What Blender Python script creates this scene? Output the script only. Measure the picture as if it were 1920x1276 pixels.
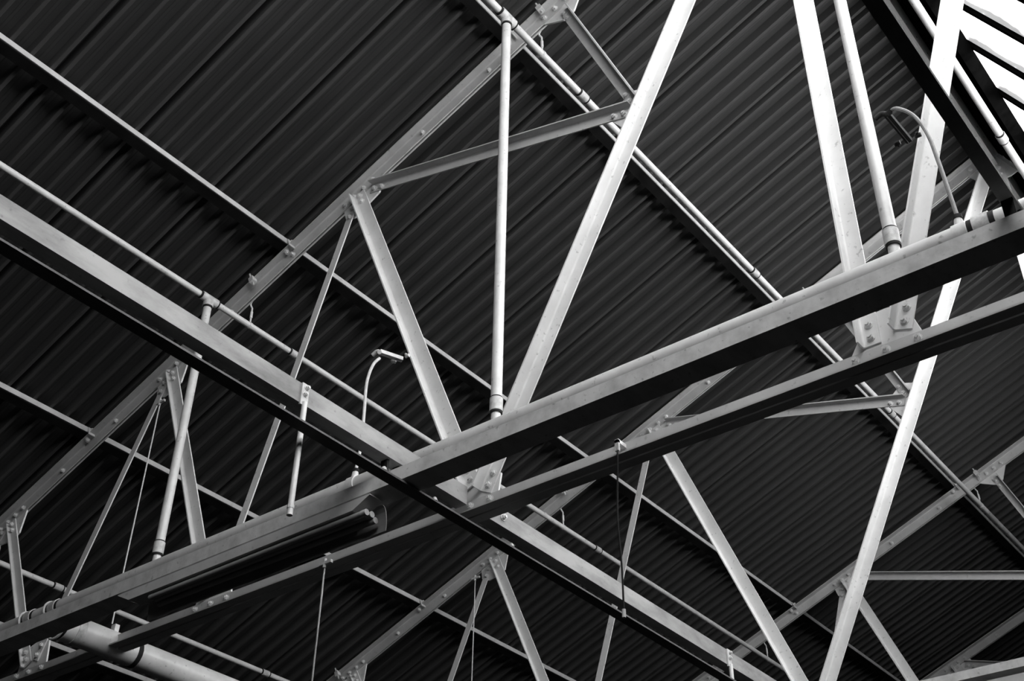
import bpy, bmesh, math, random
from mathutils import Vector, Matrix

random.seed(7)
for o in list(bpy.data.objects):
    bpy.data.objects.remove(o, do_unlink=True)
sc = bpy.context.scene
COL = sc.collection
R = math.radians

# ------------------------------------------------------------------ camera
EYE = 1.6                       # eye height above the floor; all z below are given from eye height
YAW, PITCH, ROLL, FPX = R(38.7512), R(36.3753), R(1.08884), 2340.44
cd = bpy.data.cameras.new('camera')
cam = bpy.data.objects.new('camera', cd)
COL.objects.link(cam)
cd.sensor_fit = 'HORIZONTAL'
cd.sensor_width = 36.0
cd.lens = 36.0 * FPX / 1920.0
cd.clip_start = 0.05
cd.clip_end = 200
fw = Vector((math.cos(YAW) * math.cos(PITCH), math.sin(YAW) * math.cos(PITCH), math.sin(PITCH)))
r0 = Vector((math.sin(YAW), -math.cos(YAW), 0))
u0 = r0.cross(fw)
rr = r0 * math.cos(ROLL) + u0 * math.sin(ROLL)
uu = -r0 * math.sin(ROLL) + u0 * math.cos(ROLL)
cam.matrix_world = Matrix(((rr.x, uu.x, -fw.x, 0), (rr.y, uu.y, -fw.y, 0), (rr.z, uu.z, -fw.z, EYE), (0, 0, 0, 1)))
sc.camera = cam

# ------------------------------------------------------------------ world and exposure
w = bpy.data.worlds.new('world')
sc.world = w
w.use_nodes = True
w.node_tree.nodes['Background'].inputs[0].default_value = (1, 1, 1, 1)
w.node_tree.nodes['Background'].inputs[1].default_value = 0.001
sc.view_settings.view_transform = 'Standard'
sc.view_settings.look = 'None'
sc.view_settings.gamma = 1.0
sc.view_settings.use_curve_mapping = False
sc.view_settings.exposure = 0.0
GLASS_LIGHT = 8.2               # daylight coming through the translucent glazing of the north light


# ------------------------------------------------------------------ materials
def mat(name, c0, c1, rough=0.5, spec=0.4, scale=6.0, bump=0.0, stretch=(1, 1, 1), metal=0.0, lo=0.35, hi=0.65, speck=0.0):
    m = bpy.data.materials.new(name)
    m.use_nodes = True
    nt = m.node_tree
    b = nt.nodes['Principled BSDF']
    tc = nt.nodes.new('ShaderNodeTexCoord')
    mp = nt.nodes.new('ShaderNodeMapping')
    mp.inputs['Scale'].default_value = stretch
    nz = nt.nodes.new('ShaderNodeTexNoise')
    nz.inputs['Scale'].default_value = scale
    nz.inputs['Detail'].default_value = 6
    nz.inputs['Roughness'].default_value = 0.62
    rp = nt.nodes.new('ShaderNodeValToRGB')
    rp.color_ramp.elements[0].position = lo
    rp.color_ramp.elements[1].position = hi
    rp.color_ramp.elements[0].color = (c0, c0, c0, 1)
    rp.color_ramp.elements[1].color = (c1, c1, c1, 1)
    nt.links.new(tc.outputs['Object'], mp.inputs[0])
    nt.links.new(mp.outputs[0], nz.inputs['Vector'])
    nt.links.new(nz.outputs['Fac'], rp.inputs[0])
    out = rp.outputs[0]
    if speck > 0:
        n2 = nt.nodes.new('ShaderNodeTexNoise')
        n2.inputs['Scale'].default_value = 38
        n2.inputs['Detail'].default_value = 3
        nt.links.new(tc.outputs['Object'], n2.inputs['Vector'])
        r2 = nt.nodes.new('ShaderNodeValToRGB')
        r2.color_ramp.elements[0].position = 0.27
        r2.color_ramp.elements[1].position = 0.36
        r2.color_ramp.elements[0].color = (1 - speck,) * 3 + (1,)
        r2.color_ramp.elements[1].color = (1, 1, 1, 1)
        nt.links.new(n2.outputs['Fac'], r2.inputs[0])
        mx = nt.nodes.new('ShaderNodeMix')
        mx.data_type = 'RGBA'
        mx.blend_type = 'MULTIPLY'
        mx.inputs[0].default_value = 1.0
        nt.links.new(out, mx.inputs[6])
        nt.links.new(r2.outputs[0], mx.inputs[7])
        out = mx.outputs[2]
    nt.links.new(out, b.inputs['Base Color'])
    b.inputs['Roughness'].default_value = rough
    b.inputs['Specular IOR Level'].default_value = spec
    b.inputs['Metallic'].default_value = metal
    if bump > 0:
        bp = nt.nodes.new('ShaderNodeBump')
        bp.inputs['Strength'].default_value = bump
        bp.inputs['Distance'].default_value = 0.004
        nt.links.new(nz.outputs['Fac'], bp.inputs['Height'])
        nt.links.new(bp.outputs[0], b.inputs['Normal'])
    return m


M_TRUSS = mat('truss_paint', 0.66, 0.76, 0.5, 0.3, 5, 0.05, speck=0.35)
M_CHORD = mat('chord_paint', 0.46, 0.56, 0.5, 0.3, 5, 0.05, speck=0.25)
M_BEAM = mat('beam_paint', 0.44, 0.66, 0.55, 0.3, 9, 0.08, (0.4, 1, 1), lo=0.3, hi=0.6, speck=0.4)
M_PURLIN = mat('purlin_paint', 0.5, 0.62, 0.6, 0.2, 8, 0.1, speck=0.2)
M_PIPE = mat('pipe_paint', 0.62, 0.76, 0.32, 0.5, 7, 0.03, speck=0.4)
M_TIE = mat('marbled_beam_paint', 0.17, 0.42, 0.55, 0.3, 7, 0.08, (0.35, 1, 1), lo=0.3, hi=0.62, speck=0.3)
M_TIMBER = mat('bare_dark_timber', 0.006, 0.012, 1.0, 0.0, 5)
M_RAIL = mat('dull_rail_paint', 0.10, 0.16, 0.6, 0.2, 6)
M_IRON = mat('cast_fitting', 0.42, 0.7, 0.45, 0.4, 30, 0.2)
M_BOLT = mat('bolt_paint', 0.6, 0.72, 0.35, 0.5, 20)
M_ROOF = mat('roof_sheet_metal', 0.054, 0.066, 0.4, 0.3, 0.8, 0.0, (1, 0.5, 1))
M_DARK = mat('dark_rubber', 0.012, 0.02, 0.7, 0.2, 12)
M_BAR = mat('glazing_bar_paint', 0.002, 0.004, 1.0, 0.0, 12)
M_CAP = mat('ridge_flashing', 0.02, 0.035, 0.9, 0.0, 4)
M_WIRE = mat('galvanised_wire', 0.6, 0.75, 0.4, 0.5, 30)
M_HOSE = mat('grey_hose', 0.2, 0.28, 0.5, 0.4, 20)
M_HOUSE = mat('lamp_housing_enamel', 0.5, 0.6, 0.4, 0.4, 6, 0.0, speck=0.2)
M_REFL = mat('lamp_reflector_enamel', 0.35, 0.42, 0.4, 0.4, 6)
M_FLOOR = mat('dark_concrete', 0.02, 0.035, 0.8, 0.2, 2)


def glass_mat():
    m = bpy.data.materials.new('translucent_glazing')
    m.use_nodes = True
    nt = m.node_tree
    for n in list(nt.nodes):
        nt.nodes.remove(n)
    out = nt.nodes.new('ShaderNodeOutputMaterial')
    em = nt.nodes.new('ShaderNodeEmission')
    df = nt.nodes.new('ShaderNodeBsdfDiffuse')
    df.inputs[0].default_value = (0.6, 0.6, 0.6, 1)
    ad = nt.nodes.new('ShaderNodeAddShader')
    tc = nt.nodes.new('ShaderNodeTexCoord')
    nz = nt.nodes.new('ShaderNodeTexNoise')
    nz.inputs['Scale'].default_value = 22
    nz.inputs['Detail'].default_value = 4
    rp = nt.nodes.new('ShaderNodeValToRGB')
    rp.color_ramp.elements[0].position = 0.25
    rp.color_ramp.elements[1].position = 0.33
    rp.color_ramp.elements[0].color = (0.05, 0.05, 0.05, 1)
    rp.color_ramp.elements[1].color = (1, 1, 1, 1)
    wv = nt.nodes.new('ShaderNodeTexWave')
    wv.wave_type = 'BANDS'
    wv.bands_direction = 'X'
    wv.inputs['Scale'].default_value = 22
    wr = nt.nodes.new('ShaderNodeMapRange')
    wr.inputs['To Min'].default_value = 0.82
    wr.inputs['To Max'].default_value = 1.0
    mu = nt.nodes.new('ShaderNodeMath')
    mu.operation = 'MULTIPLY'
    m2 = nt.nodes.new('ShaderNodeMath')
    m2.operation = 'MULTIPLY'
    m2.inputs[1].default_value = GLASS_LIGHT
    L = nt.links.new
    L(tc.outputs['Object'], nz.inputs['Vector'])
    L(tc.outputs['Object'], wv.inputs['Vector'])
    L(nz.outputs['Fac'], rp.inputs[0])
    L(wv.outputs['Fac'], wr.inputs['Value'])
    L(rp.outputs[0], mu.inputs[0])
    L(wr.outputs[0], mu.inputs[1])
    # grime gathered along one edge of each pane
    sx = nt.nodes.new('ShaderNodeSeparateXYZ')
    L(tc.outputs['Object'], sx.inputs[0])
    n3 = nt.nodes.new('ShaderNodeTexNoise')
    n3.inputs['Scale'].default_value = 5
    n3.inputs['Detail'].default_value = 5
    L(tc.outputs['Object'], n3.inputs['Vector'])
    ea = nt.nodes.new('ShaderNodeMapRange')
    ea.inputs['From Min'].default_value = 0.26
    ea.inputs['From Max'].default_value = 0.44
    L(sx.outputs['X'], ea.inputs['Value'])
    em1 = nt.nodes.new('ShaderNodeMath')
    em1.operation = 'MULTIPLY_ADD'
    L(ea.outputs[0], em1.inputs[0])
    em1.inputs[1].default_value = 1.0
    L(n3.outputs['Fac'], em1.inputs[2])
    er = nt.nodes.new('ShaderNodeValToRGB')
    er.color_ramp.elements[0].color = (1, 1, 1, 1)
    er.color_ramp.elements[1].color = (0.06, 0.06, 0.06, 1)
    dv = nt.nodes.new('ShaderNodeMath')
    dv.operation = 'DIVIDE'
    dv.inputs[1].default_value = 1.5
    L(em1.outputs[0], dv.inputs[0])
    er.color_ramp.elements[0].position = 0.70
    er.color_ramp.elements[1].position = 0.94
    L(dv.outputs[0], er.inputs[0])
    m3 = nt.nodes.new('ShaderNodeMath')
    m3.operation = 'MULTIPLY'
    L(mu.outputs[0], m3.inputs[0])
    L(er.outputs[0], m3.inputs[1])
    L(m3.outputs[0], m2.inputs[0])
    L(m2.outputs[0], em.inputs['Strength'])
    L(em.outputs[0], ad.inputs[0])
    L(df.outputs[0], ad.inputs[1])
    L(ad.outputs[0], out.inputs[0])
    return m


M_GLASS = glass_mat()


# ------------------------------------------------------------------ helpers
def V(*a):
    return Vector(a)


def empty(name, loc, label=None, cat=None, group=None, kind=None):
    o = bpy.data.objects.new(name, None)
    COL.objects.link(o)
    o.location = loc
    o.empty_display_size = 0.1
    tag(o, label, cat, group, kind)
    return o


def tag(o, label=None, cat=None, group=None, kind=None):
    for k, v in (('label', label), ('category', cat), ('group', group), ('kind', kind)):
        if v:
            o[k] = v
    return o


def link(name, me, m, parent=None):
    o = bpy.data.objects.new(name, me)
    if m and not me.materials:
        me.materials.append(m)
    COL.objects.link(o)
    if parent:
        o.parent = parent
    return o


def build(name, bm, m, parent=None, smooth=False, loc=None):
    """link a bmesh as one object; without parent the mesh is re-centred on loc"""
    if loc is not None:
        bmesh.ops.translate(bm, verts=bm.verts, vec=-Vector(loc))
    bmesh.ops.recalc_face_normals(bm, faces=bm.faces)
    me = bpy.data.meshes.new(name)
    bm.to_mesh(me)
    bm.free()
    if smooth:
        for p in me.polygons:
            p.use_smooth = True
        try:
            me.set_sharp_from_angle(angle=R(40))
        except Exception:
            pass
    o = link(name, me, m, parent)
    if loc is not None:
        o.location = loc
    return o


def box(bm, a, b):
    vs = [bm.verts.new((x, y, z)) for x in (a[0], b[0]) for y in (a[1], b[1]) for z in (a[2], b[2])]
    for f in ((0, 1, 3, 2), (4, 6, 7, 5), (0, 4, 5, 1), (2, 3, 7, 6), (0, 2, 6, 4), (1, 5, 7, 3)):
        bm.faces.new([vs[i] for i in f])


def sweep(bm, poly, p0, p1, eu, ev, cap=True):
    """extrude polygon [(u,v)] from p0 to p1 with axes eu, ev"""
    A = [bm.verts.new(p0 + eu * u + ev * v) for u, v in poly]
    B = [bm.verts.new(p1 + eu * u + ev * v) for u, v in poly]
    n = len(poly)
    for i in range(n):
        bm.faces.new((A[i], A[(i + 1) % n], B[(i + 1) % n], B[i]))
    if cap:
        bm.faces.new(A[::-1])
        bm.faces.new(B)


def circ(r, n=16):
    return [(r * math.cos(2 * math.pi * i / n), r * math.sin(2 * math.pi * i / n)) for i in range(n)]


def frame(d):
    d = d.normalized()
    a = V(0, 0, 1) if abs(d.z) < 0.9 else V(1, 0, 0)
    e = d.cross(a).normalized()
    return e, d.cross(e).normalized()


def cyl(bm, p0, p1, r, n=16, r1=None):
    d = p1 - p0
    e, f = frame(d)
    r1 = r if r1 is None else r1
    A = [bm.verts.new(p0 + e * x * r + f * y * r) for x, y in circ(1, n)]
    B = [bm.verts.new(p1 + e * x * r1 + f * y * r1) for x, y in circ(1, n)]
    for i in range(n):
        bm.faces.new((A[i], A[(i + 1) % n], B[(i + 1) % n], B[i]))
    bm.faces.new(A[::-1])
    bm.faces.new(B)


def tube(bm, pts, r, n=8):
    """round rod along a polyline"""
    pts = [Vector(p) for p in pts]
    rings = []
    e = None
    for i, p in enumerate(pts):
        d = (pts[min(i + 1, len(pts) - 1)] - pts[max(i - 1, 0)]).normalized()
        if e is None:
            e, f = frame(d)
        else:
            e = (e - d * e.dot(d)).normalized()
            f = d.cross(e)
        rings.append([bm.verts.new(p + e * x * r + f * y * r) for x, y in circ(1, n)])
    for A, B in zip(rings, rings[1:]):
        for i in range(n):
            bm.faces.new((A[i], A[(i + 1) % n], B[(i + 1) % n], B[i]))
    bm.faces.new(rings[0][::-1])
    bm.faces.new(rings[-1])


def spline(pts, k=6):
    pts = [Vector(p) for p in pts]
    out = []
    for i in range(len(pts) - 1):
        p0, p1, p2, p3 = pts[max(i - 1, 0)], pts[i], pts[i + 1], pts[min(i + 2, len(pts) - 1)]
        for j in range(k):
            t = j / k
            out.append(0.5 * ((2 * p1) + (p2 - p0) * t + (2 * p0 - 5 * p1 + 4 * p2 - p3) * t * t + (3 * p1 - p0 - 3 * p2 + p3) * t ** 3))
    out.append(pts[-1])
    return out


def copy_tree(o, parent=None):
    c = o.copy()
    COL.objects.link(c)
    if parent:
        c.parent = parent
    for ch in list(o.children):
        copy_tree(ch, c)
    return c


def hull(pts):
    pts = sorted(set((round(a, 5), round(b, 5)) for a, b in pts))

    def half(ps):
        h = []
        for p in ps:
            while len(h) >= 2 and (h[-1][0] - h[-2][0]) * (p[1] - h[-2][1]) - (h[-1][1] - h[-2][1]) * (p[0] - h[-2][0]) <= 0:
                h.pop()
            h.append(p)
        return h
    a, b = half(pts), half(pts[::-1])
    return a[:-1] + b[:-1]


# ------------------------------------------------------------------ layout (metres; x along the building, y down the roof slope, z from eye height)
SL = 0.406746                   # roof slope
ZC = 7.34772                    # top chord bolt line: z = ZC - SL*y
CA = math.atan(SL)
DN = V(0, math.cos(CA), -math.sin(CA))      # down the slope
UP = V(0, math.sin(CA), math.cos(CA))       # away from the soffit
BAY = 3.4795
TX = [4.0, 4.0 + BAY, 4.0 + 2 * BAY, 13.73]
PURLIN_Y = [3.19, 5.03, 6.89, 8.68]
H_CHORD = 0.045                 # half height of the top chord angle
H_ROOF = 0.093                  # soffit low line above the bolt line (normal to the slope)


def chord_pt(y, h=0.0):
    return V(0, y, ZC - SL * y) + UP * h


NY = dict(N00=9.32, N0=7.732, N1=6.149, N2=4.488, N3=2.878, A=1.355)
ND = {k: (y, ZC - SL * y) for k, y in NY.items()}
ZB = 2.885
ND.update(b00=(8.75, ZB), b0=(6.986, ZB), b1=(5.293, ZB), b2=(3.373, ZB), b3=(1.321, ZB), b4=(-0.62, ZB), m=(2.368, 4.926))
GY0, GZ0 = ND['A']
GSL = math.tan(R(62.7))         # slope of the glazed side


def glaze_z(y):
    return GZ0 - GSL * (GY0 - y)


ND['g'] = (0.505, glaze_z(0.505))
# feet of the members that meet side by side on a gusset
ND['b3>A'] = (1.377, ZB)
ND['A>b3'] = (1.377, ND['A'][1])
ND['b3>g'] = (1.268, ZB)
Z0 = V(0, 0, EYE)

# ------------------------------------------------------------------ floor
bm = bmesh.new()
box(bm, (-8, -6, -0.1), (20, 14, 0.0))
fl = build('floor', bm, M_FLOOR)
tag(fl, 'dark concrete floor of the hall', None, kind='structure')

# ------------------------------------------------------------------ roof soffit: profiled sheets
ceil = empty('ceiling', (0, 0, EYE), 'dark profiled metal roof sheeting seen from below', None, kind='structure')
SHEET = 0.594
PITCH_R, LAPW = 0.132, 0.066
RIB = 0.062                     # depth of the profile


def sheet_profile():
    pts = []
    x = 0.0
    # every unit starts at a narrow low flange resting on the purlins, then rises to a wide flat
    lo, sl, ch = 0.024, 0.009, 0.003
    for wdt in (PITCH_R, PITCH_R, PITCH_R, PITCH_R, LAPW):
        dep = RIB if wdt > 0.1 else RIB * 1.35
        pts += [(x, 0.0), (x + ch, -0.002), (x + lo - ch, -0.002), (x + lo, 0.0), (x + lo + sl, dep)]
        if wdt > 0.1:
            mid = x + lo + sl + (wdt - lo - 2 * sl) * 0.5
            pts += [(mid - 0.012, dep), (mid - 0.008, dep - 0.003), (mid + 0.008, dep - 0.003), (mid + 0.012, dep)]
        pts += [(x + wdt - sl, dep)]
        x += wdt
    pts += [(x, 0.0005)]
    return pts


prof = sheet_profile()
bm = bmesh.new()
ya, yb = 1.30, 11.0
top = [(x, z + 0.0015) for x, z in prof[::-1]]
sweep(bm, prof + top, chord_pt(ya, H_ROOF) , chord_pt(yb, H_ROOF), V(1, 0, 0), UP, cap=True)
bmesh.ops.recalc_face_normals(bm, faces=bm.faces)
me_sheet = bpy.data.meshes.new('roof_sheet')
bm.to_mesh(me_sheet)
bm.free()
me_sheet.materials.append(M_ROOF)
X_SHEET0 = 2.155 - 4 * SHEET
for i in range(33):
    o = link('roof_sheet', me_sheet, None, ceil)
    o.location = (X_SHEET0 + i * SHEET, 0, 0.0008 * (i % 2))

# ------------------------------------------------------------------ the glazed north light
win = empty('window_1', (0, 0, EYE), 'bright translucent glazing of the steep north light with dark bars', None, kind='structure')
GD = V(0, -math.cos(R(62.7)), -math.sin(R(62.7)))     # down the glazing
GN = V(0, -math.sin(R(62.7)), math.cos(R(62.7)))      # outwards
ridge = V(0, GY0, GZ0)
GLEN = 3.0                      # glazed length down the slope; an added unseen apron cuts the light below
PW = 0.515
bm = bmesh.new()
a0 = ridge + GN * 0.075 + GD * 0.5
a1 = ridge + GN * 0.075 + GD * GLEN
sweep(bm, [(0.012, 0), (PW - 0.012, 0), (PW - 0.012, 0.006), (0.012, 0.006)], a0, a1, V(1, 0, 0), GN)
bmesh.ops.recalc_face_normals(bm, faces=bm.faces)
me_pane = bpy.data.meshes.new('pane')
bm.to_mesh(me_pane)
bm.free()
me_pane.materials.append(M_GLASS)
bm = bmesh.new()
for (u0_, u1_, v0_, v1_) in ((-0.021, -0.004, 0.0, 0.03), (0.004, 0.021, 0.0, 0.03), (-0.012, 0.012, 0.012, 0.034)):
    sweep(bm, [(u0_, v0_), (u1_, v0_), (u1_, v1_), (u0_, v1_)], ridge + GN * 0.05 + GD * 0.12, ridge + GN * 0.05 + GD * GLEN, V(1, 0, 0), GN)
bmesh.ops.recalc_face_normals(bm, faces=bm.faces)
me_gbar = bpy.data.meshes.new('glazing_bar')
bm.to_mesh(me_gbar)
bm.free()
me_gbar.materials.append(M_BAR)
X_BAR0 = 5.45 - 14 * PW
for i in range(22):
    o = link('pane', me_pane, None, win)
    o.location.x = X_BAR0 + i * PW
    o = link('glazing_bar', me_gbar, None, win)
    o.location.x = X_BAR0 + i * PW
bm = bmesh.new()
sweep(bm, [(0.0, -0.02), (0.53, -0.02), (0.53, 0.045), (0.0, 0.045)], V(-5, GY0, GZ0) + GD * 0.04, V(17, GY0, GZ0) + GD * 0.04, GD, GN)
sweep(bm, [(0.50, -0.035), (0.535, -0.035), (0.535, 0.05), (0.50, 0.05)], V(-5, GY0, GZ0) + GD * 0.04, V(17, GY0, GZ0) + GD * 0.04, GD, GN)
build('top_rail', bm, M_BAR, win)
bm = bmesh.new()
sweep(bm, [(GLEN, 0.05), (4.3, 0.05), (4.3, 0.09), (GLEN, 0.09)], V(-5, GY0, GZ0), V(17, GY0, GZ0), GD, GN)
build('added_apron_panel', bm, M_CAP, win)  # out of view, added below the panes to steepen the light falloff
bm = bmesh.new()
sweep(bm, [(0.1, 0.06), (GLEN, 0.06), (GLEN, 0.09), (0.1, 0.09)], V(X_BAR0 + 22 * PW + 0.02, GY0, GZ0), V(17, GY0, GZ0), GD, GN)
build('added_blank_panel', bm, M_CAP, win)  # added out of view, ends the glazing early to darken the far bays
bm = bmesh.new()
sweep(bm, [(0.1, 0.06), (GLEN, 0.06), (GLEN, 0.09), (0.1, 0.09)], V(-5, GY0, GZ0), V(X_BAR0 - 0.02, GY0, GZ0), GD, GN)
build('added_blank_panel', bm, M_CAP, win)  # added out of view, keeps glazing light off the near roof
bm = bmesh.new()
sweep(bm, [(GLEN - 0.03, 0.03), (GLEN + 0.06, 0.03), (GLEN + 0.06, 0.1), (GLEN - 0.03, 0.1)], V(-5, GY0, GZ0), V(17, GY0, GZ0), GD, GN)
build('sill_rail', bm, M_BAR, win)

bm = bmesh.new()
sweep(bm, [(-0.10, 0.128), (0.20, 0.128), (0.20, 0.135), (-0.10, 0.135)], V(-5, 1.30, ZC - SL * 1.30), V(17, 1.30, ZC - SL * 1.30), DN, UP)
sweep(bm, [(-0.02, 0.05), (0.35, 0.05), (0.35, 0.058), (-0.02, 0.058)], V(-5, GY0, GZ0) + GN * 0.05 + UP * 0.05, V(17, GY0, GZ0) + GN * 0.05 + UP * 0.05, GD, GN)
build('ridge_cap', bm, M_CAP, ceil)


# ------------------------------------------------------------------ bolts
def bolt_mesh():
    bm = bmesh.new()
    cyl(bm, V(0, 0, 0), V(-0.003, 0, 0), 0.019, 12)
    cyl(bm, V(-0.003, 0, 0), V(-0.0165, 0, 0), 0.0145, 6)
    cyl(bm, V(-0.0165, 0, 0), V(-0.023, 0, 0), 0.0085, 8)
    bmesh.ops.recalc_face_normals(bm, faces=bm.faces)
    me = bpy.data.meshes.new('bolt')
    bm.to_mesh(me)
    bm.free()
    me.materials.append(M_BOLT)
    return me


ME_BOLT = bolt_mesh()


def bolt(parent, loc, axis=None, s=1.0):
    o = link('bolt', ME_BOLT, None, parent)
    o.location = loc
    if axis is not None:
        o.rotation_euler = V(-1, 0, 0).rotation_difference(axis).to_euler()
    o.rotation_euler.rotate_axis('X', random.random() * 1.0)
    o.scale = (s, s, s)
    return o


# ------------------------------------------------------------------ roof truss
def angle_poly(w, o, side, t=0.008, v0=-0.006):
    """L section: plate leg of width w in the truss plane, outstanding leg o towards -x at edge side"""
    if o < 0.012:
        return [(-w / 2, v0), (w / 2, v0), (w / 2, v0 - o), (-w / 2, v0 - o)]
    e = side * w / 2
    k = side * 0.007
    sgn = -1 if v0 <= 0 else 1
    return [(-e, v0), (e, v0), (e, v0 + sgn * o), (e - side * t, v0 + sgn * o), (e - side * t, v0 + sgn * (t + 0.007)),
            (e - side * t - k * 0.4, v0 + sgn * (t + 0.0022)), (e - side * t - k, v0 + sgn * t), (-e, v0 + sgn * t)]


TRUSS_LABELS = [
    'nearest steel roof truss, its web of bright angles filling the middle of the picture',
    'second steel roof truss from the viewer, behind the nearest one, right of centre',
    'third steel roof truss from the viewer, in the lower right part',
    'farthest and darkest roof truss, only its top chord showing in the lower right corner']


def web(truss, a, b, wdt, out, side, ta=0.07, tb=0.07, bolts=(2, 2), name='web_member', v0=-0.006, m=None):
    pa, pb = V(0, *ND.get(a + '>' + b, ND[a])), V(0, *ND.get(b + '>' + a, ND[b]))
    d = (pb - pa).normalized()
    u = V(0, -d.z, d.y)
    if u.y < 0:
        u = -u              # u points down the slope side (+y), left in the picture
    p0, p1 = pa + d * ta, pb - d * tb
    bm = bmesh.new()
    sweep(bm, angle_poly(wdt, out, side, 0.008, v0), p0, p1, u, V(1, 0, 0))
    o = build(name, bm, m or M_TRUSS, truss)
    for i in range(bolts[0]):
        bolt(o, p0 + d * (0.035 + 0.062 * i) + V(v0 - 0.008, 0, 0) - u * side * 0.004)
    for i in range(bolts[1]):
        bolt(o, p1 - d * (0.035 + 0.062 * i) + V(v0 - 0.008, 0, 0) - u * side * 0.004)
    return o


def gusset(truss, node, others, lens, wid=0.085, extra=()):
    c = V(0, *ND[node])
    pts = []
    for n, l in zip(others, lens):
        d = (V(0, *ND[n]) - c).normalized()
        u = V(0, -d.z, d.y)
        for s in (-1, 1):
            q = c + d * l + u * s * wid / 2
            pts.append((q.y, q.z))
    for e in extra:
        pts.append((c.y + e[0], c.z + e[1]))
    h = hull(pts)
    bm = bmesh.new()
    A = [bm.verts.new((-0.0055, y, z)) for y, z in h]
    B = [bm.verts.new((0.0055, y, z)) for y, z in h]
    n = len(h)
    for i in range(n):
        bm.faces.new((A[i], A[(i + 1) % n], B[(i + 1) % n], B[i]))
    bm.faces.new(A)
    bm.faces.new(B[::-1])
    return build('gusset_plate', bm, M_TRUSS, truss)


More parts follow.
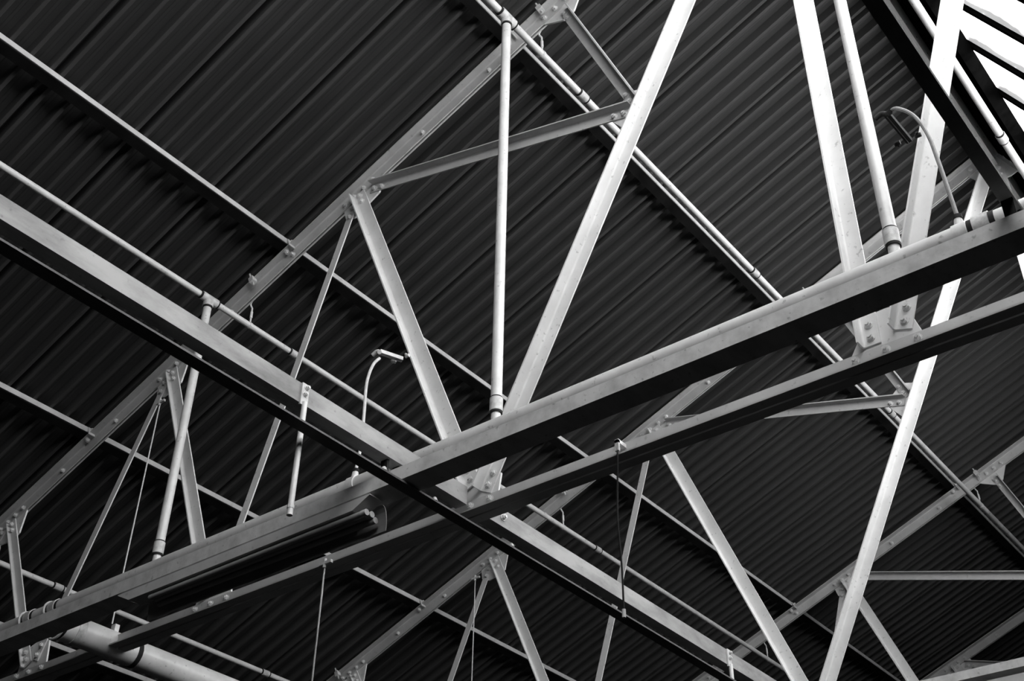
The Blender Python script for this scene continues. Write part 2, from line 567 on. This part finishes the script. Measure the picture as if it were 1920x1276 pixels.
def make_truss():
    t = empty('roof_truss', (TX[0], 0, EYE), TRUSS_LABELS[0], 'truss', 'steel roof trusses')
    X = V(1, 0, 0)
    # top chord: two angles back to back, flanges at the top
    p0, p1 = chord_pt(1.30), chord_pt(10.85)
    bm = bmesh.new()
    sweep(bm, angle_poly(0.09, 0.058, 1, 0.008, -0.006), p0, p1, UP, X)
    sweep(bm, angle_poly(0.09, 0.058, 1, 0.008, 0.006), p0, p1, UP, X)
    tc = build('top_chord', bm, M_CHORD, t)
    # bottom chord: two angles, flanges at the bottom
    bm = bmesh.new()
    zc = 2.876
    sweep(bm, angle_poly(0.082, 0.055, -1, 0.008, -0.006), V(0, -0.66, zc), V(0, 10.9, zc), V(0, 0, 1), X)
    sweep(bm, angle_poly(0.082, 0.055, -1, 0.008, 0.006), V(0, -0.66, zc), V(0, 10.9, zc), V(0, 0, 1), X)
    bc = build('bottom_chord', bm, M_CHORD, t)
    # rafter of the glazed side
    bm = bmesh.new()
    pa, pb = ridge + GD * 0.06, ridge + GD * 4.25
    sweep(bm, angle_poly(0.09, 0.05, 1, 0.008, -0.006), pa, pb, GN, X)
    sweep(bm, angle_poly(0.09, 0.05, 1, 0.008, 0.006), pa, pb, GN, X)
    rf = build('glazing_rafter', bm, M_CHORD, t)
    # web
    web(t, 'N00', 'b00', 0.06, 0.045, 1, 0.05)
    web(t, 'b00', 'N0', 0.05, 0.008, 1, 0.08, 0.09)
    web(t, 'N0', 'b0', 0.075, 0.03, 1, 0.05, v0=-0.0145)
    web(t, 'b0', 'N1', 0.055, 0.008, 1, 0.08, 0.09)
    web(t, 'N1', 'b1', 0.085, 0.035, 1, 0.04, v0=-0.0145)
    web(t, 'b1', 'N2', 0.055, 0.008, 1, 0.08, 0.10)
    web(t, 'N2', 'b2', 0.092, 0.06, 1, 0.03, 0.12, v0=-0.0145)
    web(t, 'b2', 'A', 0.078, 0.072, 1, 0.06, 0.12)
    web(t, 'b3', 'A', 0.08, 0.06, 1, 0.05, 0.16)
    web(t, 'b3', 'g', 0.08, 0.06, 1, 0.075, 0.10)
    web(t, 'b4', 'g', 0.06, 0.05, 1, 0.10, 0.12)
    # struts to the middle of the long diagonal: flange on the upper edge
    for a, side in (('N2', -1), ('N3', -1)):
        pa, pb = V(0, *ND[a]), V(0, *ND['m'])
        d = (pb - pa).normalized()
        u = V(0, -d.z, d.y)
        if u.z < 0:
            u = -u
        q0, q1 = pa + d * (0.12 if a == 'N2' else 0.10), pb - d * 0.05
        bm = bmesh.new()
        sweep(bm, angle_poly(0.07, 0.055, 1), q0, q1, u, X)
        o = build('strut', bm, M_CHORD, t)
        for k in (0.04, 0.105):
            bolt(o, q0 + d * k + V(-0.014, 0, 0) - u * 0.012)
            bolt(o, q1 - d * k + V(-0.014, 0, 0) - u * 0.012)
    # gussets and chord bolts
    dn2 = (DN.y, DN.z)

    def along(s, h):
        q = DN * s + UP * h
        return (q.y, q.z)
    for n, oth, ln in (('N00', ['b00'], [0.2]), ('N0', ['b00', 'b0'], [0.2, 0.2]), ('N1', ['b0', 'b1'], [0.22, 0.2]),
                       ('N2', ['b1', 'b2', 'm'], [0.2, 0.15, 0.2]), ('N3', ['m'], [0.16]), ('A', ['b2', 'b3'], [0.3, 0.3])):
        ex = [along(-0.15, 0.02), along(0.15, 0.02), along(-0.15, -0.046), along(0.15, -0.046)]
        if n == 'A':
            ex = [along(0.0, 0.0), along(0.28, 0.02), along(0.28, -0.05), (GD.y * 0.3, GD.z * 0.3)]
        gp = gusset(t, n, oth, ln, extra=ex)
        for s in ((-0.13, -0.045, 0.04, 0.125) if n != 'A' else (0.10, 0.17, 0.24)):
            bolt(gp, V(-0.014, *ND[n]) + DN * s - UP * 0.012)
    c = V(0, *ND['A'])
    for s in (0.12, 0.2, 0.28):
        bolt(rf, c + GD * s + V(-0.014, 0, 0) - GN * 0.01)
    for n, oth, ln in (('b00', ['N00', 'N0'], [0.2, 0.2]), ('b0', ['N0', 'N1'], [0.2, 0.22]), ('b1', ['N1', 'N2'], [0.2, 0.22]),
                       ('b2', ['N2', 'A'], [0.17, 0.17]), ('b3', ['A', 'g'], [0.2, 0.2])):
        e2 = 0.09 if n == 'b2' else 0.15
        gp = gusset(t, n, oth, ln, extra=[(-e2, -0.03), (e2, -0.03), (-e2, 0.03), (e2, 0.03)])
        for s in ((-0.06, 0.06) if n == 'b2' else (-0.13, 0.0, 0.13)):
            bolt(gp, V(-0.014, ND[n][0] + s, 2.889))
    gp = gusset(t, 'm', ['N2', 'N3', 'b2', 'A'], [0.17, 0.16, 0.13, 0.14], 0.07)
    d = (V(0, *ND['A']) - V(0, *ND['b2'])).normalized()
    for s in (-0.10, 0.0, 0.10):
        bolt(gp, V(-0.014, *ND['m']) + d * s)
    gp = gusset(t, 'g', ['b3', 'b4', 'A'], [0.2, 0.2, 0.15])
    # stitch bolts
    ys = sorted(NY.values())
    for a, b in zip(ys[1:], ys[2:]):
        for f in (0.34, 0.67):
            y = a + (b - a) * f
            bolt(tc, chord_pt(y, -0.012) + V(-0.014, 0, 0))
    for y in PURLIN_Y:
        bolt(tc, chord_pt(y + 0.05, H_CHORD - 0.008) + V(-0.038, 0, 0), -UP, 1.1)
    # beam clamps on the flange beside the pipe runs
    for y in (2.98, 5.36, 7.86):
        bm = bmesh.new()
        q = chord_pt(y, H_CHORD - 0.012) + V(-0.062, 0, 0)
        e = [q + V(1, 0, 0) * i + DN * j + UP * k for i in (-0.02, 0.02) for j in (-0.018, 0.018) for k in (-0.03, 0.016)]
        vs = [bm.verts.new(p) for p in e]
        for f in ((0, 1, 3, 2), (4, 6, 7, 5), (0, 4, 5, 1), (2, 3, 7, 6), (0, 2, 6, 4), (1, 5, 7, 3)):
            bm.faces.new([vs[i] for i in f])
        cyl(bm, q - UP * 0.03, q - UP * 0.06, 0.006, 8)
        cyl(bm, q + UP * 0.016 - V(0.015, 0, 0), q + UP * 0.05 - V(0.015, 0, 0), 0.006, 8)
        build('beam_clamp', bm, M_BOLT, t)
    return t


truss = [make_truss()]
for i in range(1, 4):
    c = copy_tree(truss[0])
    c.location.x = TX[i]
    c['label'] = TRUSS_LABELS[i]
    truss.append(c)

# ------------------------------------------------------------------ purlins
PL = ['purlin right above the upper pipe run, mostly hidden behind that pipe',
      'pale purlin crossing from the left edge near the top, just below the brighter sheeting',
      'pale purlin entering at the left edge half way down, below the long wide beam',
      'pale purlin in the lower left corner, below the thick pipe']
for i, y in enumerate(PURLIN_Y):
    base = chord_pt(y, H_CHORD)
    o = empty('purlin', base + Z0, PL[i], 'purlin', 'roof purlins')
    bm = bmesh.new()
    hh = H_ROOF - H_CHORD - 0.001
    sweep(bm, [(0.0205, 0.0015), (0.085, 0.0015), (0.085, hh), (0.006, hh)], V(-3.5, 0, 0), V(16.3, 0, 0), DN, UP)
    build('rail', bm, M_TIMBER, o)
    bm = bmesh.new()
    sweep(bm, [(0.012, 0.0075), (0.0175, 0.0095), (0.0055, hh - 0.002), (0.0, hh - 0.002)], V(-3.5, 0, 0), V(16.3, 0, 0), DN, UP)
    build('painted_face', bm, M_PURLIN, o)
    for x in TX:
        bm = bmesh.new()
        q = V(x - 0.075, 0, 0) - DN * 0.006
        sweep(bm, [(0, -0.03), (0.0055, -0.03), (0.0055, 0.04), (0, 0.04)], q, q + V(0.05, 0, 0), DN, UP)
        cl = build('cleat', bm, M_PURLIN, o)
        bolt(cl, q + V(0.025, 0, 0) + UP * 0.02, -DN, 0.8)

o = empty('ridge_beam', (0, GY0 + 0.02, GZ0 - 0.1 + EYE), 'grey ridge beam with small holes, beside the bright glazing at the top right', 'beam')
bm = bmesh.new()
box(bm, (-3.5, 0.0, -0.05), (16.3, 0.012, 0.14))
box(bm, (-3.5, 0.012, 0.125), (16.3, 0.06, 0.14))
box(bm, (-3.5, 0.012, -0.05), (16.3, 0.04, -0.038))
build('channel', bm, M_TRUSS, o)
for k in range(40):
    x = 4.4 + k * 0.18 + random.uniform(-0.05, 0.05)
    bm = bmesh.new()
    z = random.choice((-0.02, 0.02, 0.06))
    cyl(bm, V(x, 0.001, z), V(x, -0.002, z), 0.006, 8)
    build('hole', bm, M_DARK, o)


# ------------------------------------------------------------------ tie beams at bottom chord level
def tie_beam(x0, x1, y, z0, z1, dy, label, m, ends=()):
    o = empty('tie_beam', (x0, y, z0 + EYE), label, 'beam', 'tie beams between the trusses')
    bm = bmesh.new()
    t = 0.007
    # channel: web towards the viewer, flanges behind it
    poly = [(0, 0), (dy, 0), (dy, t), (t, t), (t, z1 - z0 - t), (dy, z1 - z0 - t), (dy, z1 - z0), (0, z1 - z0)]
    sweep(bm, poly, V(0, 0, 0), V(x1 - x0, 0, 0), V(0, 1, 0), V(0, 0, 1))
    build('channel', bm, m, o)
    for xe in ends:
        bolt(o, V(xe, 0, 0.05), V(0, -1, 0), 1.0)
    return o


CY, CZ0, CZ1 = 3.412, 2.867, 2.962
tie_beam(-1.6, TX[0] - 0.066, CY, CZ0, CZ1, 0.07, 'long pale beam with marbled paint running from the left edge to the centre', M_TIE)
tie_beam(TX[0] + 0.066, TX[1] - 0.066, CY, CZ0, CZ1, 0.07, 'pale marbled beam going on from the central joint to the bottom edge', M_TIE, (0.14,))
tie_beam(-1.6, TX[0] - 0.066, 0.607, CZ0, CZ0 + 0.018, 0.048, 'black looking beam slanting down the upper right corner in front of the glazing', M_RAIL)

# flat rail below the long pale beam
o = empty('flat_rail', (-1.6, 3.30, 2.69 + EYE), 'thin dark flat bar running along under the long pale beam', 'rail')
bm = bmesh.new()
box(bm, (0, 0, 0.005), (11.2, 0.064, 0.014))
build('bar', bm, M_RAIL, o)
for x in (4.87, 5.2, 5.75):
    bolt(o, V(x, 0.012, 0.014), V(0, 0, 1), 0.8)


# ------------------------------------------------------------------ hanging trunking beams
def trunk(x, y0, y1, z0, z1, dx, label, clamps=()):
    o = empty('hanging_beam', (x, y0, z0 + EYE), label, 'beam', 'beams hung below the tie beams')
    bm = bmesh.new()
    h = z1 - z0
    poly = [(0, 0), (dx, 0), (dx, h), (dx - 0.006, h), (dx - 0.006, 0.006), (0.006, 0.006), (0.006, h), (0, h)]
    sweep(bm, poly, V(0, 0, 0), V(0, y1 - y0, 0), V(1, 0, 0), V(0, 0, 1))
    build('channel', bm, M_BEAM, o)
    for yc, zt in clamps:
        bm = bmesh.new()
        for dxx in (0.02, dx - 0.032):
            box(bm, (dxx, yc - y0 - 0.02, 0.006), (dxx + 0.012, yc - y0 + 0.02, zt - z0))
        build('hanger_strap', bm, M_DARK, o)
    return o


AX, AZ0, AZ1 = 3.38, 2.713, 2.781
trunk(AX, -1.2, 8.3, AZ0, AZ1, 0.128, 'long pale beam rising from the lower left corner to the right edge, carrying the lamp', ((CY + 0.035, CZ0), (0.632, CZ0)))
trunk(6.93, -0.5, 3.2, 2.688, 2.738, 0.11, 'short pale bar at the bottom right corner', ((CY - 0.4, 2.74),))

# ------------------------------------------------------------------ water pipes
PIPE_X = 3.685


def ring(bm, p, d, r, h):
    cyl(bm, p - d * h / 2, p + d * h / 2, r, 18)


def coupling(parent, p, d, r, ln=0.07):
    bm = bmesh.new()
    cyl(bm, p - d * ln / 2, p + d * ln / 2, r * 1.28, 18)
    c = build('coupling', bm, M_IRON, parent, True)
    bm = bmesh.new()
    ring(bm, p - d * (ln / 2 + 0.006), d, r * 1.17, 0.012)
    build('gasket', bm, M_DARK, c, True)
    bm = bmesh.new()
    ring(bm, p + d * (ln / 2 + 0.006), d, r * 1.17, 0.012)
    build('gasket', bm, M_DARK, c, True)
    return c


def run_pipe(x0, x1, y, z, r, label, couplings, tee=True, hang=True, name='water_pipe'):
    o = empty(name, (x0, y, z + EYE), label, 'pipe', 'water pipes along the roof')
    D = V(1, 0, 0)
    bm = bmesh.new()
    cyl(bm, V(0, 0, 0), V(x1 - x0, 0, 0), r, 20)
    build('tube', bm, M_PIPE, o, True)
    for x in couplings:
        coupling(o, V(x - x0, 0, 0), D, r)
    if tee:
        p = V(PIPE_X - x0, 0, 0)
        bm = bmesh.new()
        cyl(bm, p - D * 0.062, p + D * 0.062, r * 1.42, 20)
        cyl(bm, p, p - V(0, 0, 0.06), 0.034, 20)
        te = build('tee_fitting', bm, M_IRON, o, True)
        bm = bmesh.new()
        ring(bm, p - D * 0.068, D, r * 1.25, 0.014)
        build('gasket', bm, M_DARK, te, True)
        bm = bmesh.new()
        ring(bm, p + D * 0.068, D, r * 1.25, 0.012)
        build('gasket', bm, M_DARK, te, True)
        bm = bmesh.new()
        ring(bm, p - V(0, 0, 0.066), V(0, 0, 1), 0.030, 0.012)
        build('gasket', bm, M_DARK, te, True)
    if hang:
        for x in TX[:3]:
            zt = ZC - SL * y - 0.055 - z
            xx = x + 0.03 - x0
            bm = bmesh.new()
            ring(bm, V(xx, 0, 0), D, r * 1.12, 0.018)
            h = build('hanger_ring', bm, M_PIPE, o, True)
            bm = bmesh.new()
            tube(bm, [(xx, 0, r), (xx, 0.004, zt - 0.03)], 0.006)
            tube(bm, spline([(xx, 0.004, zt - 0.03), (xx - 0.005, 0.02, zt + 0.005), (xx - 0.014, 0.0, zt + 0.02)], 4), 0.006)
            cyl(bm, V(xx, 0, zt * 0.35), V(xx, 0.002, zt * 0.65), 0.009, 8)
            build('hanger_rod', bm, M_WIRE, h, True)
    return o


PIPES = [(3.043, 5.868, 0.0225), (5.442, 4.905, 0.0205), (7.877, 3.923, 0.0205)]
RP = (1.117, 5.935)
run_pipe(-1.5, 16, RP[0], RP[1], 0.025, 'bright water pipe at the upper right, between the ridge beam and the glazing', (6.45,), True, False)
run_pipe(-1.5, 16, PIPES[0][0], PIPES[0][1], PIPES[0][2], 'bright water pipe slanting from the top edge to the lower right', (4.45, 6.62, 8.98), True)
run_pipe(-1.5, 16, PIPES[1][0], PIPES[1][1], PIPES[1][2], 'pale water pipe just above the long marbled beam, with a tee at its left part', (4.43, 8.0), True)
run_pipe(-1.5, 16, PIPES[2][0], PIPES[2][1], PIPES[2][2], 'pale thin water pipe in the lower left, passing behind the lamp beam', (4.55, 6.6), False)

# main along the hanging beam
ER, EZ = 0.048, 3.011
o = empty('main_pipe', (PIPE_X - 0.012, 0.15, EZ + EYE), 'shaded main pipe lying along the top of the beam that carries the lamp', 'pipe')
bm = bmesh.new()
cyl(bm, V(0, -0.4, 0), V(0, 7.2, 0), ER, 24)
build('tube', bm, M_PIPE, o, True)
for y in (0.55, 0.78, 6.30, 6.54):
    bm = bmesh.new()
    ring(bm, V(0, y - 0.15, 0), V(0, 1, 0), ER * 1.17, 0.06)
    c = build('coupling', bm, M_IRON, o, True)
    bm = bmesh.new()
    ring(bm, V(0, y - 0.15 + 0.04, 0), V(0, 1, 0), ER * 1.06, 0.02)
    build('gasket', bm, M_DARK, c, True)
    bm = bmesh.new()
    ring(bm, V(0, y - 0.15 - 0.04, 0), V(0, 1, 0), ER * 1.06, 0.02)
    build('gasket', bm, M_DARK, c, True)
for y in (6.295, 6.54):
    bm = bmesh.new()
    tube(bm, [(0.056 * math.cos(R(a)), y - 0.15 + 0.06, 0.056 * math.sin(R(a))) for a in range(20, 270, 15)], 0.007, 8)
    build('strap', bm, M_WIRE, o, True)
for y in (0.86, 3.905):
    bm = bmesh.new()
    ring(bm, V(0, y - 0.15, 0), V(0, 1, 0), ER * 1.12, 0.05)
    cyl(bm, V(-0.01, y - 0.15, 0.03), V(-0.01, y - 0.15, 0.085), 0.021, 14, 0.014)
    s = build('saddle', bm, M_WIRE, o, True)
    bm = bmesh.new()
    ring(bm, V(-0.01, y - 0.15, 0.085), V(0, 0, 1), 0.018, 0.016)
    build('gasket', bm, M_DARK, s, True)

# drops from the runs to the main
DL = ['upright pipe on the right, between two bright truss members, cut off by the top edge',
      'bright upright pipe in the middle, hanging from a tee near the top edge',
      'upright pipe at the left, its tee just above the long marbled beam']
for (y, z), lb in zip((RP, PIPES[0][:2], PIPES[1][:2]), DL):
    o = empty('drop_pipe', (PIPE_X, y, EZ + ER + EYE), lb, 'pipe', 'upright pipes joining the roof pipes to the main')
    h = z - EZ - ER - 0.06
    U = V(0, 0, 1)
    bm = bmesh.new()
    cyl(bm, V(0, 0, 0.10), V(0, 0, h), 0.0265, 20)
    build('tube', bm, M_PIPE, o, True)
    bm = bmesh.new()
    cyl(bm, V(0, 0, 0.001), V(0, 0, 0.05), 0.023, 18)
    build('nipple', bm, M_PIPE, o, True)
    bm = bmesh.new()
    cyl(bm, V(0, 0, 0.055), V(0, 0, 0.125), 0.031, 20)
    c = build('coupling', bm, M_IRON, o, True)
    bm = bmesh.new()
    ring(bm, V(0, 0, 0.129), U, 0.0285, 0.008)
    build('gasket', bm, M_DARK, c, True)
    bm = bmesh.new()
    ring(bm, V(0, 0, 0.05), U, 0.0295, 0.012)
    build('gasket', bm, M_DARK, c, True)

# thick pipe below the main, lower left
BY, BZ, BR = 6.19, 2.876, 0.082
o = empty('thick_pipe', (3.66, BY, BZ + EYE), 'thick pale pipe in the lower left corner, hung on a wire', 'pipe')
bm = bmesh.new()
cyl(bm, V(0, 0, 0), V(7.5, 0, 0), BR, 32)
build('tube', bm, M_PIPE, o, True)
for x, l in ((0.09, 0.05), (0.50, 0.03)):
    bm = bmesh.new()
    ring(bm, V(x, 0, 0), V(1, 0, 0), BR * 1.05, l)
    build('clamp_ring', bm, M_DARK if l < 0.04 else M_IRON, o, True)
bm = bmesh.new()
ring(bm, V(-0.01, 0, 0), V(1, 0, 0), BR * 0.98, 0.03)
build('end_cap', bm, M_DARK, o, True)
bm = bmesh.new()
tube(bm, [(-0.03, 0.088 * math.cos(R(a)), 0.088 * math.sin(R(a))) for a in range(175, 375, 10)], 0.008, 8)
build('strap', bm, M_WIRE, o, True)
bm = bmesh.new()
box(bm, (0.33, -0.02, 0.075), (0.36, 0.02, 0.125))
build('hanger_lug', bm, M_WIRE, o)


# ------------------------------------------------------------------ wires, rods, hoses
def wire(name, pts, r, label, m=M_WIRE, cat='wire', group=None, n=8):
    base = Vector(pts[-1]) + Z0
    bm = bmesh.new()
    tube(bm, [Vector(p) + Z0 for p in pts], r, n)
    o = build(name, bm, m, None, True, base)
    tag(o, label, cat, group)
    return o


def hung_wire(x, y, ztop, zbot, label, r=0.0045, hook=True):
    o = empty('hanger_wire', (x, y, zbot + EYE), label, 'wire', 'thin wires hanging from the trusses')
    bm = bmesh.new()
    h = ztop - zbot
    tube(bm, [(0, 0, 0), (0, 0, h - 0.16), (0.002, 0.004, h - 0.08), (0, 0, h)], r, 8)
    build('wire', bm, M_WIRE, o, True)
    if hook:
        bm = bmesh.new()
        box(bm, (-0.012, -0.05, h - 0.004), (0.004, 0.035, h + 0.012))
        cyl(bm, V(-0.004, 0.0, h - 0.02), V(-0.004, 0.0, h + 0.03), 0.009, 8)
        build('clip', bm, M_WIRE, o)
    return o


hung_wire(4.0 - 0.035, 6.17, 4.55, 2.99, 'thin bright wire at the left holding up the thick pipe')
hung_wire(4.0 - 0.08, 4.33, 2.82, 1.6, 'thin bright wire hanging below the lamp to the bottom edge')
hung_wire(TX[1] - 0.03, 6.33, 4.67, 3.0, 'thin wire beside the second truss near the bottom edge')

o = empty('hanging_cable', (4.0 - 0.075, 2.55, 2.10 + EYE), 'black cable hanging from a clip on the bottom chord right of centre', 'cable')
bm = bmesh.new()
tube(bm, spline([(0, 0, 0), (0.002, 0.003, 0.2), (-0.004, 0.01, 0.4), (0.006, 0.012, 0.55), (0, 0, 0.70), (0, 0.0, 0.76)], 5), 0.0042, 8)
build('cable', bm, M_DARK, o, True)
bm = bmesh.new()
box(bm, (-0.004, -0.009, 0.745), (0.008, 0.011, 0.80))
box(bm, (-0.004, -0.009, 0.785), (0.06, 0.011, 0.803))
build('clip', bm, M_IRON, o)
bm = bmesh.new()
cyl(bm, V(0, 0, -0.03), V(0, 0, 0.005), 0.008, 8)
build('end_tip', bm, M_WIRE, o)

for x, lb in ((2.862, 'pale rod with a bolted strap hanging from the long marbled beam near the lamp'),
              (6.37, 'pale rod with a bolted strap hanging from the marbled beam near the bottom edge')):
    o = empty('hanger_rod', (x, CY - 0.012, 2.34 + EYE), lb, 'rod', 'rods bolted to the marbled beam')
    bm = bmesh.new()
    cyl(bm, V(0, 0, 0.0), V(0, 0, 0.53), 0.0125, 12)
    build('rod', bm, M_PIPE, o, True)
    bm = bmesh.new()
    box(bm, (-0.022, 0.002, 0.515), (0.018, 0.0115, 0.622))
    s = build('strap', bm, M_BEAM, o)
    bolt(s, V(-0.002, 0.002, 0.57), V(0, -1, 0), 0.7)
    bolt(s, V(0.004, 0.002, 0.605), V(0, -1, 0), 0.7)
    bm = bmesh.new()
    cyl(bm, V(0, 0, 0.03), V(0, 0, 0.045), 0.0145, 8)
    build('nut', bm, M_BOLT, o)

wire('flexible_hose', spline([(3.79, 3.945, 3.862), (3.755, 3.955, 3.80), (3.715, 3.945, 3.66), (3.69, 3.915, 3.45), (3.675, 3.898, 3.25), (3.665, 3.905, 3.105)], 6), 0.0085,
     'thin pale hose rising from the main pipe left of centre, bent over at its top', M_WIRE, 'hose', 'hoses rising from the main pipe')
wire('flexible_hose', spline([(3.735, 1.03, 3.815), (3.71, 0.995, 3.80), (3.69, 0.93, 3.70), (3.68, 0.892, 3.56), (3.675, 0.878, 3.40), (3.67, 0.866, 3.2), (3.665, 0.86, 3.105)], 6), 0.008,
     'grey hose at the upper right, arching over from a bracket down to the main pipe', M_HOSE, 'hose', 'hoses rising from the main pipe')


def bracket(p0, p1, label, m, jaw=0.03):
    base = p0 + Z0
    o = empty('clamp_bracket', base, label, 'bracket', 'brackets clamped to truss members')
    q = p1 - p0
    d = q.normalized()
    e, f = frame(d)
    bm = bmesh.new()
    s = 0.011
    for k in (-1, 1):
        sweep(bm, [(-s * 0.5 + k * s * 0.8, -s), (s * 0.5 + k * s * 0.8 - k * s * 0.3, -s), (s * 0.5 + k * s * 0.8 - k * s * 0.3, s), (-s * 0.5 + k * s * 0.8, s)], V(0, 0, 0), q, e, f)
    build('arm', bm, m, o)
    bm = bmesh.new()
    tube(bm, spline([q + V(0.0, 0.05, 0.0), q + V(0, 0.02, 0.012), q, q - V(0.02, 0.02, 0.02)], 4), 0.012, 10)
    build('hook', bm, m, o, True)
    for k in (-1, 1):
        bm = bmesh.new()
        cyl(bm, V(-0.012, k * jaw - 0.012, 0.004 * k), V(-0.012, k * jaw + 0.012, 0.004 * k), 0.010, 10)
        cyl(bm, V(-0.03, k * jaw, 0), V(0.0, k * jaw, 0), 0.006, 8)
        build('clamp_bolt', bm, m, o)
    return o


bracket(V(3.915, 3.90, 3.905), V(3.79, 3.95, 3.905), 'small bracket with an open hook on the wide diagonal left of centre', M_WIRE, 0.05)
bracket(V(3.915, 1.03, 3.80), V(3.735, 1.045, 3.82), 'black bracket on the bright truss member at the upper right', M_DARK, 0.045)


# ------------------------------------------------------------------ fluorescent light fittings
def lamp(x, y0, y1, ztop, label):
    L = y1 - y0
    o = empty('light_fitting', (x, y0, ztop + EYE), label, 'lamp', 'light fittings below the hanging beams')
    bm = bmesh.new()
    # housing: box with slanted ends
    h = 0.052
    A = [(0.0, 0.0), (0.11, 0.09)]
    vs = []
    for xx in (0.018, 0.10):
        vs.append([bm.verts.new((xx, 0.0, -0.004)), bm.verts.new((xx, 0.10, -h)), bm.verts.new((xx, L - 0.10, -h)), bm.verts.new((xx, L, -0.004)), bm.verts.new((xx, L, 0.0)), bm.verts.new((xx, 0, 0))])
    n = 6
    for i in range(n):
        bm.faces.new((vs[0][i], vs[0][(i + 1) % n], vs[1][(i + 1) % n], vs[1][i]))
    bm.faces.new(vs[0][::-1])
    bm.faces.new(vs[1])
    build('housing', bm, M_HOUSE, o)
    bm = bmesh.new()
    arc = [(0.102, -0.018), (0.116, -0.024), (0.126, -0.042), (0.132, -0.07), (0.135, -0.10), (0.135, -0.132)]
    back = [(a + 0.003, b + 0.001) for a, b in arc[::-1]]
    sweep(bm, arc + back, V(0, 0, 0), V(0, L - 0.12, 0), V(1, 0, 0), V(0, 0, 1))
    build('reflector', bm, M_REFL, o)
    for xx, zz in ((0.040, -0.072), (0.074, -0.069), (0.098, -0.088)):
        bm = bmesh.new()
        cyl(bm, V(xx, 0.05, zz), V(xx, L - 0.25, zz), 0.0135, 14)
        tb = build('tube', bm, M_REFL, o, True)
        bm = bmesh.new()
        cyl(bm, V(xx, 0.03, zz), V(xx, 0.06, zz), 0.015, 14)
        build('end_cap', bm, M_HOUSE, tb, True)
    for yy in (0.3, L - 0.3):
        bm = bmesh.new()
        box(bm, (0.04, yy - 0.02, 0.0), (0.08, yy + 0.02, 0.0135))
        build('fixing_block', bm, M_DARK, o)
    return o


lamp(3.354, 3.49, 5.25, AZ0 - 0.0145, 'long fluorescent light fitting under the pale beam in the lower left')
lamp(6.93, 0.9, 2.62, 2.66, 'light fitting cut off by the bottom right corner')
